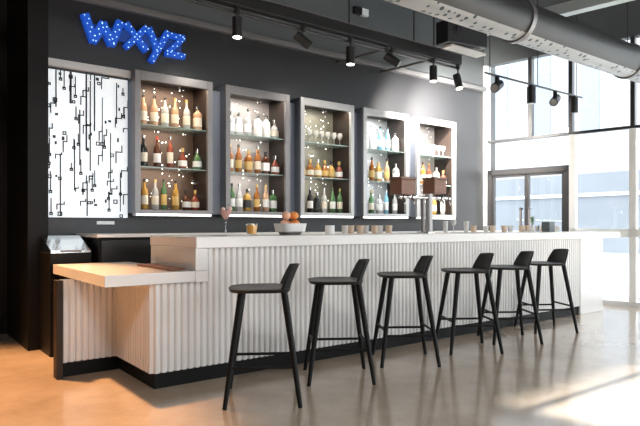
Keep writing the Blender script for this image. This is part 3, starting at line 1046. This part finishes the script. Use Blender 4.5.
struct(W(B('trim_7', mat('pale_steel_beam', (0.42, 0.46, 0.45), 0.45, metal=0.3), (0.2, 11.0, -1.35, -1.20, 3.92, 4.06))))
# main lighting track
TY = 5.2
tr = thing('lighting_track', 'long black lighting track hung above the back bar', 'lighting track', (0, 0, 0))
B('beam', BLACK_METAL, (0.6, 6.4, TY - .03, TY + .03, 3.37, 3.50), parent=tr)
B('top_rail', STEEL, (0.6, 6.4, TY - .042, TY - .02, 3.505, 3.515), parent=tr)
B('lower_rail', STEEL, (0.6, 5.0, TY - .034, TY - .031, 3.385, 3.390), parent=tr)
bm = bmesh.new()
tube(bm, [(0.6, TY + .05, 3.33), (2.5, TY + .05, 3.345), (4.0, TY + .05, 3.33), (6.4, TY + .05, 3.345)], .018, 8)
obj('cable', bm, BLACK_METAL, tr, smooth=True)
for x in (1.4, 3.0, 4.4, 5.49, 5.87):
    bm = bmesh.new()
    tube(bm, [(x, TY, 3.50), (x, TY, 4.4)], .009, 8)
    obj('hanger_rod', bm, BLACK_METAL, tr)
for x in (5.05, 5.85):
    bm = bmesh.new()
    tube(bm, [(x - .1, 6.1, 3.36), (x, TY, 3.36)], .016, 8)
    obj('wall_bracket', bm, STEEL, tr, smooth=True)

hlab = ['black cylinder spotlight with lit lens above the first bottle cabinet', 'black spotlight tilted aside above the gap after the second cabinet', 'black cylinder spotlight with lit lens above the third bottle cabinet',
        'black spotlight tilted towards the wall above the fourth bottle cabinet', 'black cylinder spotlight with lit lens beneath the projector', 'small black spotlight at the window end of the main track']
hx = [2.91, 3.73, 4.42, 5.10, 5.86, 6.36]
tilt = [0, 1, 0, 1, 0, 0]


def head(name, label, loc, tl, group, ztop, zc, r=0.052, L=0.20, az=0.0, lit=True, rail=None):
    h = thing(name, label, 'spotlight', loc, 0, group)
    bm = bmesh.new()
    tube(bm, [(0, 0, ztop - loc[2]), (0, 0, zc - loc[2])], .010, 8)
    obj('stem', bm, BLACK_METAL, h)
    bm = bmesh.new()
    tube(bm, [(0, 0, L / 2), (0, 0, -L / 2)], [r, r], 20)
    c = obj('can', bm, BLACK_METAL, h, smooth=True)
    c.location = (0, 0, zc - loc[2])
    c.rotation_euler = (tl, 0, az)
    bm = bmesh.new()
    lathe(bm, [(r * .82, -L / 2 - .004), (r * .82, -L / 2 + .002)], 20)
    obj('lens', bm, BULB if lit else mat('dim_lens', (0.25, 0.25, 0.24), 0.2), c)
    bm = bmesh.new()
    tube(bm, [(0, 0, .03), (0, 0, -.03)], [.03, .03], 10)
    e = obj('mount_block', bm, BLACK_METAL, h)
    e.location = (0, 0, ztop - loc[2] - .03)
    return h


for i, x in enumerate(hx):
    tl = [0, math.radians(-55), 0, math.radians(-55), 0, math.radians(-15)][i]
    head('track_spotlight', hlab[i], (x, TY, 3.37), tl, 'spotlights on the main lighting track', 3.37, [3.17, 3.20, 3.15, 3.22, 3.17, 3.14][i], az=[0, 1.2, 0, 0.8, 0, 0][i], lit=tilt[i] == 0)
# wall-washing light of the heads
for x, e, tx, tz in ((2.91, 25, 2.95, 1.4), (4.42, 25, 4.4, 1.4), (5.86, 520, 6.6, 2.6), (6.36, 950, 7.3, 2.6)):
    lamp('spot_beam', 'SPOT', (x, TY + .05, 3.03), e, (1, .93, .85), target=(tx, 6.1, tz), size=.05, spot=math.radians(125), blend=1.0)

# window track
wt = thing('window_track', 'thin black lighting track crossing in front of the tall windows', 'lighting track', (0, 0, 0))
WY = 4.45
B('rail', BLACK_METAL, (5.95, 8.25, WY - .012, WY + .012, 3.03, 3.05), parent=wt)
for x in (6.05, 7.1, 8.1):
    bm = bmesh.new()
    tube(bm, [(x, WY, 3.05), (x, WY, 4.4)], .006, 6)
    obj('hanger_rod', bm, BLACK_METAL, wt)
wl = ['black spotlight tilted aside on the window track, beside the dark wall', 'black upright spotlight on the window track in front of the dark window bar', 'black spotlight tilted aside on the window track, over the door post', 'black upright spotlight at the far end of the window track']
for i, (x, tl, az) in enumerate(((6.2, 1.15, 1.9), (6.95, 0, 0), (7.53, 1.1, 1.9), (8.03, 0, 0))):
    head('window_spotlight', wl[i], (x, WY, 3.03), tl, 'spotlights on the window track', 3.03, 2.91 if tl else 2.90, r=.058, L=.22, az=az, lit=False)

# projector
pj = thing('projector', 'black boxy projector with pale underside hung from the ceiling', 'projector', (0, 0, 0))
bm = bmesh.new()
box(bm, 5.70, 6.50, 4.82, 5.02, 3.53, 3.76)
for v_ in bm.verts:
    if v_.co.x < 6 and v_.co.z < 3.7:
        v_.co.z -= .06
obj('housing', bm, BLACK_METAL, pj, bevel=.01)
B('underside_plate', mat('pale_plate', (0.62, 0.62, 0.61), 0.4), (5.80, 6.5, 4.84, 5.0, 3.44, 3.47), parent=pj, bevel=.006)
bm = bmesh.new()
tube(bm, [(6.1, 4.92, 3.75), (6.1, 4.92, 4.4)], .02, 10)
tube(bm, [(6.1, 4.92, 3.471), (6.1, 4.92, 3.6)], .03, 10)
obj('mount_pole', bm, BLACK_METAL, pj)
bm = bmesh.new()
tube(bm, [(5.9, 4.83, 3.66), (5.9, 4.79, 3.66)], .05, 16)
obj('lens', bm, mat('lens_glass', (0.05, 0.05, 0.06), 0.05), pj)

# emergency light high on the wall
el = thing('emergency_light', 'small black and white box light high on the wall above the track', 'light', (5.22, 6.1, 4.08))
B('housing', BLACK_METAL, (0, .13, -.06, 0, 0, .1), parent=el, bevel=.005)
B('lamp_face', mat('white_lens', (0.75, 0.78, 0.78), 0.3), (.131, .25, -.06, 0, .0, .1), parent=el, bevel=.005)
